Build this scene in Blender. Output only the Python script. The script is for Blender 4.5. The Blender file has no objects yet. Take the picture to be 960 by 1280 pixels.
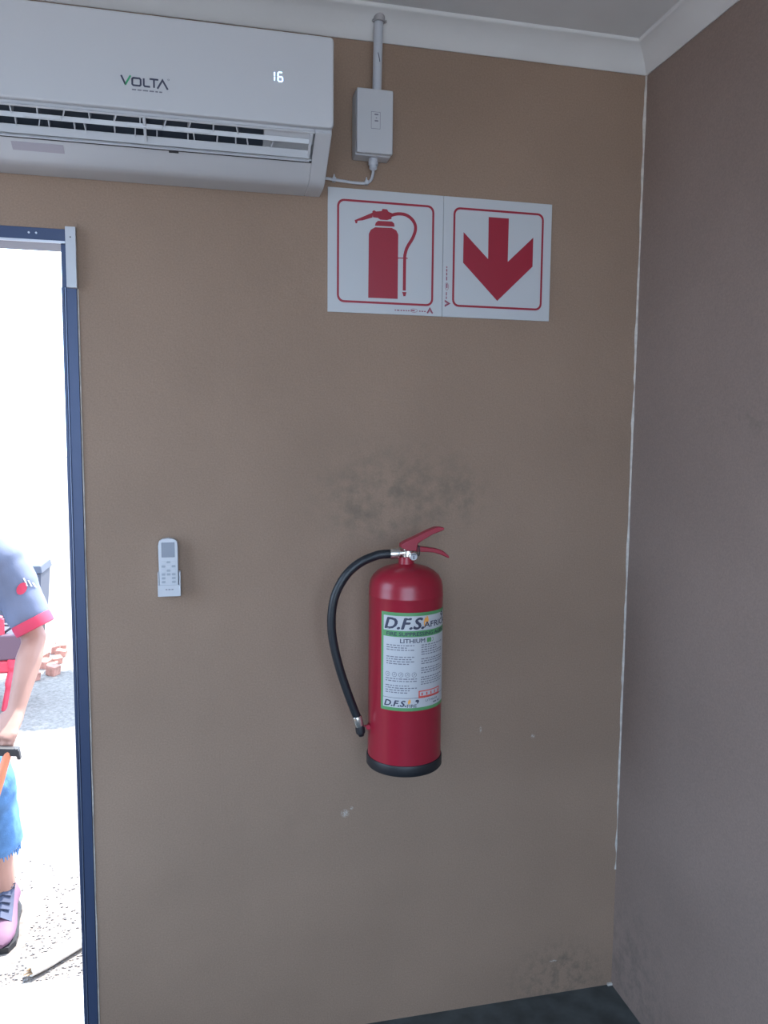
import bpy, bmesh, math, random
from mathutils import Vector, Matrix, noise
random.seed(7)
sc = bpy.context.scene
COL = sc.collection
PI = math.pi

# ------------------------------------------------------------------ camera
cam_data = bpy.data.cameras.new('camera')
cam = bpy.data.objects.new('camera', cam_data); COL.objects.link(cam)
F_PX, PITCH, YAW, ROLL = 969.39, 0.0969, 0.2245, 0.0085
fwd = Vector((math.sin(YAW)*math.cos(PITCH), math.cos(YAW)*math.cos(PITCH), -math.sin(PITCH)))
rt = Vector((math.cos(YAW), -math.sin(YAW), 0)); up = rt.cross(fwd)
r2 = rt*math.cos(ROLL) + up*math.sin(ROLL); u2 = up*math.cos(ROLL) - rt*math.sin(ROLL)
M = Matrix((r2, u2, -fwd)).transposed().to_4x4(); M.translation = Vector((0, -1.8888, 1.5733))
cam.matrix_world = M
cam_data.sensor_fit = 'VERTICAL'; cam_data.sensor_height = 36; cam_data.lens = F_PX/1280*36
cam_data.clip_start = 0.02
sc.camera = cam
# ------------------------------------------------------------------ sky, sun, exposure
SKY, SUN = 3.6, 9.0
w = bpy.data.worlds.new('sky'); sc.world = w; w.use_nodes = True
bg = w.node_tree.nodes['Background']; bg.inputs[0].default_value = (0.57, 0.76, 1.0, 1); bg.inputs[1].default_value = SKY
sd = bpy.data.lights.new('sun', 'SUN'); sd.energy = SUN; sd.angle = math.radians(0.6); sd.color = (1, .95, .88)
so = bpy.data.objects.new('sun', sd); COL.objects.link(so)
SUN_DIR = Vector((0.30, 0.46, 0.84)).normalized()
so.rotation_euler = SUN_DIR.to_track_quat('Z', 'Y').to_euler(); so.location = (3, 5, 9)
sc.view_settings.view_transform = 'Standard'; sc.view_settings.look = 'None'
sc.view_settings.gamma = 1; sc.view_settings.use_curve_mapping = False
sc.view_settings.exposure = 0.98
sc.cycles.use_denoising = True
sc.cycles.max_bounces = 10; sc.cycles.diffuse_bounces = 6
sc.cycles.sample_clamp_indirect = 6.0

# room measures
XR, XL, YF = 1.1135, -1.2, -3.0      # right wall, left wall, wall behind the camera
ZF, ZC, ZW = 0.012, 2.556, 2.5       # floor, ceiling, underside of cornice
TH = 0.2                             # wall thickness
DX0, DX1, DZ = -1.1, -0.2785, 2.025 # door opening (outer edge of its frame)
GZ = -0.08                           # ground outside
LW = (-1.15, -0.06, 0.5, 2.4)        # window added in the left wall to brighten the door side: y0 y1 z0 z1
FW = (-1.1, 1.0, 0.5, 2.46)         # window behind the camera: x0 x1 z0 z1

def portal(name, loc, rot, sx, sy):
    d = bpy.data.lights.new(name, 'AREA'); d.shape = 'RECTANGLE'; d.size = sx; d.size_y = sy
    d.cycles.is_portal = True
    o = bpy.data.objects.new(name, d); COL.objects.link(o); o.location = loc; o.rotation_euler = rot
portal('sky_portal', (XL-.1, (LW[0]+LW[1])/2, (LW[2]+LW[3])/2), (0, -PI/2, 0), LW[3]-LW[2], LW[1]-LW[0])
portal('sky_portal', ((FW[0]+FW[1])/2, YF-.1, (FW[2]+FW[3])/2), (PI/2, 0, 0), FW[1]-FW[0], FW[3]-FW[2])
portal('sky_portal', ((DX0+DX1)/2, .1, DZ/2), (-PI/2, 0, 0), DX1-DX0, DZ)

# ------------------------------------------------------------------ materials
def mat(name, col, rough=.6, metal=0., var=.0, vscale=8., bump=0., bscale=200., emit=0., spec=.5, coat=0.):
    m = bpy.data.materials.new(name); m.use_nodes = True
    nt = m.node_tree; b = nt.nodes['Principled BSDF']; L = nt.links.new
    c = (*col, 1)
    b.inputs['Base Color'].default_value = c; b.inputs['Roughness'].default_value = rough
    b.inputs['Metallic'].default_value = metal; b.inputs['Specular IOR Level'].default_value = spec
    b.inputs['Coat Weight'].default_value = coat
    tc = nt.nodes.new('ShaderNodeTexCoord')
    if var:
        n = nt.nodes.new('ShaderNodeTexNoise'); n.inputs['Scale'].default_value = vscale; n.inputs['Detail'].default_value = 6
        L(tc.outputs['Object'], n.inputs['Vector'])
        r = nt.nodes.new('ShaderNodeMapRange'); r.inputs[1].default_value = .3; r.inputs[2].default_value = .7
        r.inputs[3].default_value = 1-var; r.inputs[4].default_value = 1+var
        L(n.outputs['Fac'], r.inputs[0])
        h = nt.nodes.new('ShaderNodeVectorMath'); h.operation = 'SCALE'; h.inputs[0].default_value = col
        L(r.outputs[0], h.inputs['Scale']); L(h.outputs[0], b.inputs['Base Color'])
    if bump:
        n2 = nt.nodes.new('ShaderNodeTexNoise'); n2.inputs['Scale'].default_value = bscale; n2.inputs['Detail'].default_value = 4
        L(tc.outputs['Object'], n2.inputs['Vector'])
        bp = nt.nodes.new('ShaderNodeBump'); bp.inputs['Strength'].default_value = bump; bp.inputs['Distance'].default_value = .002
        L(n2.outputs['Fac'], bp.inputs['Height']); L(bp.outputs[0], b.inputs['Normal'])
    if emit:
        b.inputs['Emission Color'].default_value = c; b.inputs['Emission Strength'].default_value = emit
    return m

def spot_mask(nt, pos, centre, inner, outer, nscale, lo, hi, stretch=(1, 1, 1)):
    """noise broken blotch round a point of the wall (dust, scuff, chip)"""
    L = nt.links.new
    s = nt.nodes.new('ShaderNodeVectorMath'); s.operation = 'SUBTRACT'; s.inputs[1].default_value = centre; L(pos, s.inputs[0])
    k = nt.nodes.new('ShaderNodeVectorMath'); k.operation = 'MULTIPLY'; k.inputs[1].default_value = stretch; L(s.outputs[0], k.inputs[0])
    d = nt.nodes.new('ShaderNodeVectorMath'); d.operation = 'LENGTH'; L(k.outputs[0], d.inputs[0])
    r = nt.nodes.new('ShaderNodeMapRange'); r.interpolation_type = 'SMOOTHSTEP'
    r.inputs[1].default_value = inner; r.inputs[2].default_value = outer; r.inputs[3].default_value = 1; r.inputs[4].default_value = 0
    L(d.outputs['Value'], r.inputs[0])
    n = nt.nodes.new('ShaderNodeTexNoise'); n.inputs['Scale'].default_value = nscale; n.inputs['Detail'].default_value = 7; n.inputs['Roughness'].default_value = .65
    L(pos, n.inputs['Vector'])
    r2_ = nt.nodes.new('ShaderNodeMapRange'); r2_.inputs[1].default_value = lo; r2_.inputs[2].default_value = hi
    L(n.outputs['Fac'], r2_.inputs[0])
    m = nt.nodes.new('ShaderNodeMath'); m.operation = 'MULTIPLY'; L(r.outputs[0], m.inputs[0]); L(r2_.outputs[0], m.inputs[1])
    return m.outputs[0]

def wall_paint(name, col, spots=()):
    m = mat(name, col, .75, var=.07, vscale=3.0, spec=.3)
    nt = m.node_tree; L = nt.links.new; b = nt.nodes['Principled BSDF']
    tc = [n for n in nt.nodes if n.type == 'TEX_COORD'][0]; pos = tc.outputs['Object']
    cur = b.inputs['Base Color'].links[0].from_socket
    # fine speckle of a rolled paint
    n = nt.nodes.new('ShaderNodeTexNoise'); n.inputs['Scale'].default_value = 260; n.inputs['Detail'].default_value = 3; L(pos, n.inputs['Vector'])
    r = nt.nodes.new('ShaderNodeMapRange'); r.inputs[1].default_value = .25; r.inputs[2].default_value = .75; r.inputs[3].default_value = .9; r.inputs[4].default_value = 1.1
    L(n.outputs['Fac'], r.inputs[0])
    s = nt.nodes.new('ShaderNodeVectorMath'); s.operation = 'SCALE'; L(cur, s.inputs[0]); L(r.outputs[0], s.inputs['Scale']); cur = s.outputs[0]
    for (c, i, o, ns, lo, hi, st, colr, amt) in spots:
        k = spot_mask(nt, pos, c, i, o, ns, lo, hi, st)
        a = nt.nodes.new('ShaderNodeMath'); a.operation = 'MULTIPLY'; a.inputs[1].default_value = amt; L(k, a.inputs[0])
        mx = nt.nodes.new('ShaderNodeMix'); mx.data_type = 'RGBA'; L(a.outputs[0], mx.inputs['Factor']); L(cur, mx.inputs['A'])
        mx.inputs['B'].default_value = (*colr, 1); cur = mx.outputs['Result']
    L(cur, b.inputs['Base Color'])
    n1 = nt.nodes.new('ShaderNodeTexNoise'); n1.inputs['Scale'].default_value = 140; n1.inputs['Detail'].default_value = 5; L(pos, n1.inputs['Vector'])
    n2 = nt.nodes.new('ShaderNodeTexNoise'); n2.inputs['Scale'].default_value = 9; n2.inputs['Detail'].default_value = 3; L(pos, n2.inputs['Vector'])
    b1 = nt.nodes.new('ShaderNodeBump'); b1.inputs['Strength'].default_value = .35; b1.inputs['Distance'].default_value = .0015; L(n1.outputs['Fac'], b1.inputs['Height'])
    b2 = nt.nodes.new('ShaderNodeBump'); b2.inputs['Strength'].default_value = .25; b2.inputs['Distance'].default_value = .012; L(n2.outputs['Fac'], b2.inputs['Height'])
    L(b1.outputs[0], b2.inputs['Normal']); L(b2.outputs[0], b.inputs['Normal'])
    return m

TAN = (.265, .185, .137)
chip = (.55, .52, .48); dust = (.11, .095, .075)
def chip_spot(x, z, r, st=(1, 1, 1)): return ((x, 0, z), r*.3, r, 220, .42, .55, st, chip, .6)
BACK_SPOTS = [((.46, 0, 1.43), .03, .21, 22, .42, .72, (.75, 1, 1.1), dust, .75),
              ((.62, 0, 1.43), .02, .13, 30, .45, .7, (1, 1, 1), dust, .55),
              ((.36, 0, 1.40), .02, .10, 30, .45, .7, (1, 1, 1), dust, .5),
              ((.95, 0, .06), .03, .22, 40, .45, .7, (1, 1, 1.4), (.1, .085, .07), .7),
              ((.25, 0, .62), .05, .35, 6, .45, .7, (.6, 1, 1.6), (.2, .14, .105), .5),
              chip_spot(.7, .80, .012, (3, 1, 1)), chip_spot(.85, .77, .008), chip_spot(.93, .11, .014, (1, 1, 3)), chip_spot(.335, .605, .014), chip_spot(.352, .618, .006)]
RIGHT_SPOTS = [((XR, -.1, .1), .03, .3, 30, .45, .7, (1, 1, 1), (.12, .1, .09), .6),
               ((XR, -.5, 1.62), .01, .12, 30, .5, .7, (1, .5, 2.5), dust, .5)]
M_ = {}
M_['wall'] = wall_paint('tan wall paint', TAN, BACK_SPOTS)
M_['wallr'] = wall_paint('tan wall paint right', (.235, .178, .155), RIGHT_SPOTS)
M_['wallo'] = wall_paint('tan wall paint plain', TAN)
M_['ceil'] = mat('ceiling paint', (.60, .60, .61), .8, var=.03, bump=.1, bscale=60)
M_['cornice'] = mat('cornice plaster', (.60, .60, .61), .7, var=.03, bump=.12, bscale=90)
M_['floor'] = mat('grey floor screed', (.045, .053, .056), .55, var=.35, vscale=18, bump=.3, bscale=60)
M_['plaster'] = mat('bare white plaster', (.48, .45, .42), .85, var=.2, vscale=60, bump=.4)
M_['alu'] = mat('dark blue grey aluminium', (.045, .065, .13), .38, metal=.35)
M_['alulight'] = mat('bright aluminium and highlight', (.55, .58, .65), .35, metal=.5)
M_['whiteplastic'] = mat('white plastic', (.47, .48, .51), .38, bump=.03)
M_['whiteplastic2'] = mat('white gloss plastic', (.46, .48, .53), .3)
M_['louver'] = mat('pale grey plastic', (.48, .50, .54), .4)
M_['cavity'] = mat('dark fan grille', (.035, .045, .065), .6)
M_['greyplastic'] = mat('grey plastic', (.30, .33, .38), .5)
M_['seam'] = mat('dark seam', (.03, .03, .035), .7)
M_['ink'] = mat('dark blue ink', (.035, .04, .075), .6)
M_['inkgrey'] = mat('grey ink', (.16, .16, .2), .6)
M_['green'] = mat('green print', (.03, .30, .14), .5)
M_['labelgreen'] = mat('label green', (.08, .26, .10), .45)
M_['labelwhite'] = mat('label white', (.45, .46, .49), .4)
M_['led'] = mat('display light', (.42, .68, 1.0), .5, emit=1.9)
M_['signwhite'] = mat('sign white', (.46, .48, .51), .45)
M_['signred'] = mat('sign red', (.28, .007, .026), .45)
M_['signink'] = mat('sign small print', (.25, .05, .09), .5)
M_['red'] = mat('red enamel', (.27, .011, .028), .3)
M_['red2'] = mat('red lever paint', (.28, .014, .035), .35)
M_['rubber'] = mat('black rubber', (.012, .013, .017), .5)
M_['hose'] = mat('black ribbed hose', (.010, .014, .020), .38, bump=.3, bscale=400)
M_['chrome'] = mat('bright metal', (.62, .60, .57), .25, metal=.9)
M_['orange'] = mat('orange print', (.75, .33, .06), .5)
M_['boxred'] = mat('label red', (.60, .07, .05), .5)
M_['screen'] = mat('grey lcd', (.16, .19, .25), .25)
M_['ground'] = mat('pale gravelly ground', (.18, .155, .14), .95, var=.3, vscale=55, bump=.6, bscale=70)
M_['step'] = mat('pale concrete', (.36, .36, .37), .9, var=.1, bump=.3)
M_['pebble'] = mat('grey pebbles', (.16, .15, .15), .9, var=.4, vscale=12)
M_['brick'] = mat('broken red brick', (.36, .17, .13), .9, var=.3, vscale=30)
M_['wood'] = mat('weathered pale wood', (.72, .68, .62), .85, var=.15, vscale=30)
M_['woodend'] = mat('splintered wood end', (.25, .16, .09), .9, var=.3, vscale=60)
M_['skin'] = mat('skin', (.36, .20, .16), .55, var=.08, vscale=10)
M_['shirt'] = mat('navy black shirt cloth', (.14, .165, .25), .85, var=.1, bump=.2)
M_['shirtred'] = mat('red shirt trim', (.52, .04, .09), .8)
M_['shirtwhite'] = mat('white shirt print', (.7, .7, .72), .8)
M_['denim'] = mat('blue denim', (.075, .19, .40), .85, var=.35, vscale=14, bump=.4)
M_['shoe'] = mat('mauve shoe', (.15, .07, .12), .7, var=.1, vscale=20)
M_['tongue'] = mat('slate blue shoe upper', (.045, .055, .10), .8, var=.15, vscale=40)
M_['hair'] = mat('black hair', (.015, .012, .012), .7)
M_['eye'] = mat('eye white', (.7, .7, .68), .3)
M_['iron'] = mat('dark tool metal', (.05, .05, .055), .5, metal=.4)
M_['handle'] = mat('orange tool handle', (.60, .20, .10), .5)
M_['bin'] = mat('dark grey plastic bin', (.055, .06, .085), .6)
M_['machred'] = mat('red machine paint', (.55, .04, .07), .4)
M_['machdark'] = mat('dark maroon panel', (.10, .05, .07), .5)
M_['leaf'] = mat('green leaves', (.05, .11, .03), .6, var=.4, vscale=4)
M_['bark'] = mat('bark', (.12, .08, .06), .9, var=.3)
M_['ext'] = mat('outer wall render', (.40, .33, .27), .9)

# ------------------------------------------------------------------ mesh helpers
ORG = {}
class MB:
    def __init__(s): s.v = []; s.f = []; s.m = []
    def add(s, vs, fs, m=0):
        b = len(s.v); s.v += [Vector(v) for v in vs]
        for f in fs: s.f.append([b+i for i in f]); s.m.append(m)
        return s
    def obox(s, c, ax, ay, az, m=0):
        c = Vector(c); ax, ay, az = Vector(ax), Vector(ay), Vector(az)
        vs = [c + ax*i + ay*j + az*k for i in (-1, 1) for j in (-1, 1) for k in (-1, 1)]
        return s.add(vs, [(0, 1, 3, 2), (4, 6, 7, 5), (0, 4, 5, 1), (2, 3, 7, 6), (0, 2, 6, 4), (1, 5, 7, 3)], m)
    def box(s, lo, hi, m=0):
        lo, hi = Vector(lo), Vector(hi); h = (hi-lo)/2
        return s.obox((lo+hi)/2, (h.x, 0, 0), (0, h.y, 0), (0, 0, h.z), m)
    def loft(s, rings, caps=True, m=0, closed=True):
        n = len(rings[0]); b = len(s.v)
        for r in rings: s.v += [Vector(p) for p in r]
        for i in range(len(rings)-1):
            for j in range(n if closed else n-1):
                s.f.append([b+i*n+j, b+i*n+(j+1) % n, b+(i+1)*n+(j+1) % n, b+(i+1)*n+j]); s.m.append(m)
        if caps:
            s.f.append([b+j for j in range(n)][::-1]); s.m.append(m)
            s.f.append([b+(len(rings)-1)*n+j for j in range(n)]); s.m.append(m)
        return s
    def tube(s, path, rad, n=12, ref=None, caps=True, m=0, rnd=False):
        P = [Vector(p) for p in path]; k = len(P)
        R = rad if isinstance(rad, (list, tuple)) else [rad]*k
        R = [(r if isinstance(r, (tuple, list)) else (r, r)) for r in R]
        T = [(P[min(i+1, k-1)]-P[max(i-1, 0)]).normalized() for i in range(k)]
        a = Vector(ref) if ref is not None else (Vector((0, 0, 1)) if abs(T[0].z) < .9 else Vector((1, 0, 0)))
        rings = []
        for i in range(k):
            if ref is not None: a = Vector(ref)
            a = (a - T[i]*a.dot(T[i])).normalized(); b_ = T[i].cross(a)
            def ring(c, f): return [c + a*math.cos(q*2*PI/n)*R[i][0]*f + b_*math.sin(q*2*PI/n)*R[i][1]*f for q in range(n)]
            if rnd and i == 0:
                for t in (.35, .75): rings.append(ring(P[0]-T[0]*R[0][0]*(1-t)*.9, math.sin(math.acos((1-t)*.9))))
            rings.append(ring(P[i], 1))
            if rnd and i == k-1:
                for t in (.75, .35): rings.append(ring(P[i]+T[i]*R[i][0]*(1-t)*.9, math.sin(math.acos((1-t)*.9))))
        return s.loft(rings, caps, m)
    def lathe(s, prof, c, n=48, m=0, caps=True):
        c = Vector(c)
        return s.loft([[c + Vector((r*math.cos(q*2*PI/n), r*math.sin(q*2*PI/n), z)) for q in range(n)] for r, z in prof], caps, m)
    def disc(s, c, ax, ay, r, n=24, m=0):
        c, ax, ay = Vector(c), Vector(ax), Vector(ay)
        return s.add([c + ax*r*math.cos(q*2*PI/n) + ay*r*math.sin(q*2*PI/n) for q in range(n)], [list(range(n))], m)
    def ell(s, c, rx, ry, rz, n=14, m=0, rot=None):
        c = Vector(c); rings = []
        for i in range(1, n):
            a = PI*i/n; ring = []
            for q in range(n*2):
                v = Vector((rx*math.sin(a)*math.cos(q*PI/n), ry*math.sin(a)*math.sin(q*PI/n), -rz*math.cos(a)))
                ring.append(c + (rot @ v if rot else v))
            rings.append(ring)
        return s.loft(rings, True, m)
    def prism(s, poly, fn, d0, d1, m=0):
        """poly of (u,v) run through fn(u,v,d) between two depths"""
        n = len(poly); b = len(s.v)
        s.v += [Vector(fn(u, v, d0)) for u, v in poly] + [Vector(fn(u, v, d1)) for u, v in poly]
        s.f.append([b+i for i in range(n)]); s.f.append([b+n+i for i in range(n)][::-1]); s.m += [m, m]
        for i in range(n): s.f.append([b+i, b+n+i, b+n+(i+1) % n, b+(i+1) % n]); s.m.append(m)
        return s
    def flat(s, poly, fn, d, m=0):
        return s.add([fn(u, v, d) for u, v in poly], [list(range(len(poly)))], m)
    def build(s, name, mats, parent=None, smooth=False, bevel=0, seg=2, kind=None, label=None, fix=True):
        me = bpy.data.meshes.new(name); o = bpy.data.objects.new(name, me); COL.objects.link(o)
        org = ORG.get(parent.name, Vector()) if parent else Vector()
        me.from_pydata([v-org for v in s.v], [], s.f)
        for m in (mats if isinstance(mats, (list, tuple)) else [mats]): me.materials.append(m)
        for p, mi in zip(me.polygons, s.m): p.material_index = mi
        if fix:
            bm = bmesh.new(); bm.from_mesh(me); bmesh.ops.recalc_face_normals(bm, faces=bm.faces); bm.to_mesh(me); bm.free()
        if smooth: shade(me)
        if bevel:
            md = o.modifiers.new('bevel', 'BEVEL'); md.width = bevel; md.segments = seg; md.limit_method = 'ANGLE'; md.angle_limit = math.radians(40)
            for p in me.polygons: p.use_smooth = True
            md.harden_normals = True
        if parent: o.parent = parent; ORG[o.name] = org
        else: ORG[o.name] = Vector()
        if kind: o['kind'] = kind
        if label: o['label'] = label
        return o
def shade(me, ang=40):
    for p in me.polygons: p.use_smooth = True
    bm = bmesh.new(); bm.from_mesh(me)
    for e in bm.edges:
        if len(e.link_faces) == 2 and e.calc_face_angle(0) > math.radians(ang): e.smooth = False
    bm.to_mesh(me); bm.free()
def tag(o, label, cat, group=None, kind=None):
    o['label'] = label; o['category'] = cat
    if group: o['group'] = group
    if kind: o['kind'] = kind
    return o
def thing(name, loc, label, cat, group=None):
    o = bpy.data.objects.new(name, None); COL.objects.link(o); o.location = loc; o.empty_display_size = .05
    ORG[o.name] = Vector(loc)
    return tag(o, label, cat, group)
def struct(name, mb, m, bevel=0, parent=None, smooth=False):
    return mb.build(name, m, parent, bevel=bevel, kind=None if parent else 'structure', smooth=smooth)
def smooth_path(P, k=6):
    P = [Vector(p) for p in P]; out = []
    for i in range(len(P)-1):
        p0, p1, p2, p3 = P[max(i-1, 0)], P[i], P[i+1], P[min(i+2, len(P)-1)]
        for j in range(k):
            t = j/k
            out.append(.5*((2*p1) + (p2-p0)*t + (2*p0-5*p1+4*p2-p3)*t*t + (3*p1-p0-3*p2+p3)*t**3))
    out.append(P[-1]); return out
def round_rect(u0, v0, u1, v1, r, k=5):
    out = []
    for cu, cv, a in ((u1-r, v1-r, 0), (u0+r, v1-r, 90), (u0+r, v0+r, 180), (u1-r, v0+r, 270)):
        for i in range(k+1):
            t = math.radians(a+90*i/k); out.append((cu+r*math.cos(t), cv+r*math.sin(t)))
    return out
def frame_flat(mb, outer, inner, fn, d, m=0):
    n = len(outer)
    return mb.add([fn(u, v, d) for u, v in outer] + [fn(u, v, d) for u, v in inner], [(i, (i+1) % n, n+(i+1) % n, n+i) for i in range(n)], m)
def stroke(mb, pts, wd, fn, d, m=0, closed=False):
    """flat polyline of even width with mitred joins"""
    P = [Vector(p) for p in pts]; n = len(P); L_, R_ = [], []
    for i in range(n):
        a = P[i]-P[i-1] if (i or closed) else P[1]-P[0]
        b = P[(i+1) % n]-P[i] if (i < n-1 or closed) else a
        a = a.normalized(); b = b.normalized(); t = (a+b)
        t = t.normalized() if t.length > 1e-4 else a
        nn = Vector((-t.y, t.x)); k = 1/max(.45, nn.dot(Vector((-a.y, a.x))))
        L_.append(P[i]+nn*wd/2*k); R_.append(P[i]-nn*wd/2*k)
    vs = [fn(p.x, p.y, d) for p in L_+R_]
    return mb.add(vs, [(i, (i+1) % n, n+(i+1) % n, n+i) for i in range(n if closed else n-1)], m)
FONT_CACHE = {}
def text(mb, s, u0, v0, width, height, fn, d, m=0, shear=0., bold=0.):
    if bold:   # heavier letters: the outline laid down again a hair to each side
        for k, (du, dv) in enumerate(((1, 0), (-1, 0), (0, 1), (0, -1), (.7, .7), (-.7, -.7))): text(mb, s, u0+du*height*bold*3, v0+dv*height*bold*2, width, height, fn, d+.00001*k, m, shear)
    """flat lettering fitted to a width and cap height, run through fn"""
    key = (s, shear)
    if key not in FONT_CACHE:
        cu = bpy.data.curves.new('t', 'FONT'); cu.body = s; cu.size = 1; cu.shear = shear; cu.resolution_u = 3
        ob = bpy.data.objects.new('t', cu); COL.objects.link(ob)
        dg = bpy.context.evaluated_depsgraph_get(); me = bpy.data.meshes.new_from_object(ob.evaluated_get(dg))
        FONT_CACHE[key] = ([tuple(v.co) for v in me.vertices], [list(p.vertices) for p in me.polygons])
        bpy.data.objects.remove(ob); bpy.data.curves.remove(cu); bpy.data.meshes.remove(me)
    vs, fs = FONT_CACHE[key]
    x0 = min(v[0] for v in vs); x1 = max(v[0] for v in vs); y0 = min(v[1] for v in vs); y1 = max(v[1] for v in vs)
    return mb.add([fn(u0+(v[0]-x0)/(x1-x0)*width, v0+(v[1]-y0)/(y1-y0)*height, d) for v in vs], fs, m)
def greek(mb, u0, u1, v, h, fn, d, m=0, rnd=random):
    """unreadable small print: broken dashes"""
    u = u0
    while u < u1-h:
        l = min(rnd.uniform(1.2, 4)*h, u1-u)
        n = max(1, int(l/.004))
        for i in range(n):
            a, b = u+l*i/n, u+l*(i+1)/n
            mb.add([fn(a, v, d), fn(b, v, d), fn(b, v+h, d), fn(a, v+h, d)], [(0, 1, 2, 3)], m)
        u += l + h*.9

# ------------------------------------------------------------------ the room
b = MB(); b.box((XL-.3, YF-.3, ZF-.2), (XR+.3, .0, ZF)); b.box((DX0, 0, ZF-.2), (DX1, .086, ZF))
struct('floor', b, M_['floor'])
b = MB(); b.box((XL-.3, YF-.3, ZC), (XR+.3, TH+.05, ZC+.2)); struct('ceiling', b, M_['ceil'])
b = MB()
b.box((DX1, 0, GZ-.1), (XR+.2, TH, ZC)); b.box((XL-.2, 0, GZ-.1), (DX0, TH, ZC)); b.box((DX0, 0, DZ), (DX1, TH, ZC))
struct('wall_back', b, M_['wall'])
b = MB(); b.box((XR, YF-.2, GZ-.1), (XR+.2, 0, ZC)); struct('wall_right', b, M_['wallr'])
b = MB(); y0, y1, z0, z1 = LW
b.box((XL-.2, YF-.2, 0), (XL, y0, ZC)); b.box((XL-.2, y1, 0), (XL, 0, ZC)); b.box((XL-.2, y0, 0), (XL, y1, z0)); b.box((XL-.2, y0, z1), (XL, y1, ZC))
struct('wall_left', b, M_['wallo'])
b = MB(); x0, x1, z0, z1 = FW
b.box((XL, YF-.2, 0), (x0, YF, ZC)); b.box((x1, YF-.2, 0), (XR, YF, ZC)); b.box((x0, YF-.2, 0), (x1, YF, z0)); b.box((x0, YF-.2, z1), (x1, YF, ZC))
struct('wall_front', b, M_['wallo'])
# frames of the window behind the camera and of the added side window
b = MB()
for z in (LW[2]+.02, LW[3]-.02): b.box((XL-.14, LW[0], z-.02), (XL-.08, LW[1], z+.02))
for y in (LW[0]+.02, LW[1]-.02): b.box((XL-.14, y-.02, LW[2]), (XL-.08, y+.02, LW[3]))
struct('added_side_window', b, M_['alu'])
b = MB()
for z in (FW[2]+.02, FW[3]-.02): b.box((FW[0], YF-.14, z-.02), (FW[1], YF-.08, z+.02))
for x in (FW[0]+.02, (FW[0]+FW[1])/2, FW[1]-.02): b.box((x-.02, YF-.14, FW[2]), (x+.02, YF-.08, FW[3]))
struct('window_2', b, M_['alu'])
# cornice: (out from wall, height)
CP = [(0, ZW), (.004, ZW-.001), (.008, ZW+.003), (.0165, ZW+.0165), (.027, ZW+.0275), (.040, ZW+.0385), (.054, ZW+.046), (.058, ZW+.047), (.0615, ZW+.0505), (.062, ZC)]
def cornice(name, fn, a, b_):
    mb = MB(); P = CP+[(0, ZC)]
    mb.loft([[fn(d, z, e) for d, z in P] for e in (a, b_)]); return struct(name, mb, M_['cornice'], smooth=True)
cornice('trim_1', lambda d, z, e: (min(e, XR-d) if e > 0 else e, -d, z), XL, XR)
cornice('trim_2', lambda d, z, e: (XR-d, e if e < -1 else -d, z), YF, 0)
cornice('trim_3', lambda d, z, e: (XL+d, e if e < -1 else -d, z), YF, 0)
# ragged unpainted line up the corner
b = MB(); rings = []
N = 90
for i in range(N):
    z = .36+(ZW-.355)*i/(N-1)
    wd = .0038+.0028*noise.noise(Vector((z*9, 0, 0)))+.0022*noise.noise(Vector((z*43, 5, 0)))
    if z < .6: wd *= .55+.45*math.sin(z*60)
    wd = max(.0012, wd); sx = .0012*noise.noise(Vector((z*14, 3, 1)))
    rings.append([(XR+.001, .001, z), (XR-wd*1.25+sx, .001, z), (XR-wd*1.1+sx, -.0012, z), (XR-.0015, -.0022, z), (XR-.0009, -wd*.6, z), (XR+.001, -wd*.7, z)])
b.loft(rings); b.box((XR-.014, -.006, ZF), (XR, .001, ZF+.006)); struct('trim_4', b, M_['plaster'])

# ------------------------------------------------------------------ doorway
door = MB()
door.box((DX0, -.004, ZF), (DX0+.034, .085, DZ)); door.box((DX0+.034, -.002, ZF-.004), (DX1-.03, .085, ZF+.012))
d1 = struct('door_1', door, M_['alu'], bevel=.0015)
b = MB()   # right jamb: three ridges of the profile
b.box((DX1-.033, .004, ZF), (DX1, .085, DZ)); b.box((DX1-.033, -.004, ZF), (DX1-.027, .004, 1.899)); b.box((DX1-.022, -.004, ZF), (DX1-.001, .004, 1.899)); 
b.build('jamb', M_['alu'], d1, bevel=.0008)
b = MB(); b.box((DX1-.0262, -.0035, ZF), (DX1-.0245, .0045, 1.899)); b.build('jamb_bead', mat('lighter aluminium', (.2, .24, .36), .35, metal=.5), d1, label='lighter groove edge of the jamb')  # thin lighter strip along the jamb groove
b = MB(); b.box((DX0+.034, -.004, 1.998), (DX1-.001, .004, DZ)); b.box((DX0+.034, .004, 1.994), (DX1-.033, .085, DZ-.002))
b.build('head_rail', M_['alu'], d1, bevel=.0012)
b = MB(); b.box((DX0+.034, -.0065, 1.9935), (DX1-.022, -.0005, 1.9985)); b.build('head_highlight', M_['alulight'], d1, label='bright strip standing for the highlight along the head')  # edge highlight under the head rail, laid in as a bright strip
b = MB()
for x in (-.375, -.36): b.tube([(x, -.006, 2.013), (x, -.003, 2.013)], .0022, 10)
b.build('screw', M_['alulight'], d1)
b = MB(); b.box((-.2985, -.016, 1.897), (-.277, -.0035, 2.0285)); b.tube([(-.288, -.0172, 2.006), (-.288, -.015, 2.006)], .0016, 8, m=1)
b.build('corner_cover', [M_['whiteplastic2'], M_['seam']], d1, bevel=.0015, label='white plastic corner cover')
b = MB(); rings = []
for i in range(60):
    z = ZF+(1.897-ZF)*i/59; wd = .0022+.0012*noise.noise(Vector((z*12, 7, 0)))
    rings.append([(DX1, .001, z), (DX1, -.003, z), (DX1+wd, -.0022, z), (DX1+wd*1.3, .001, z)])
b.loft(rings); b.build('sealant_line', M_['plaster'], d1, label='pale sealant line along the frame')
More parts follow.
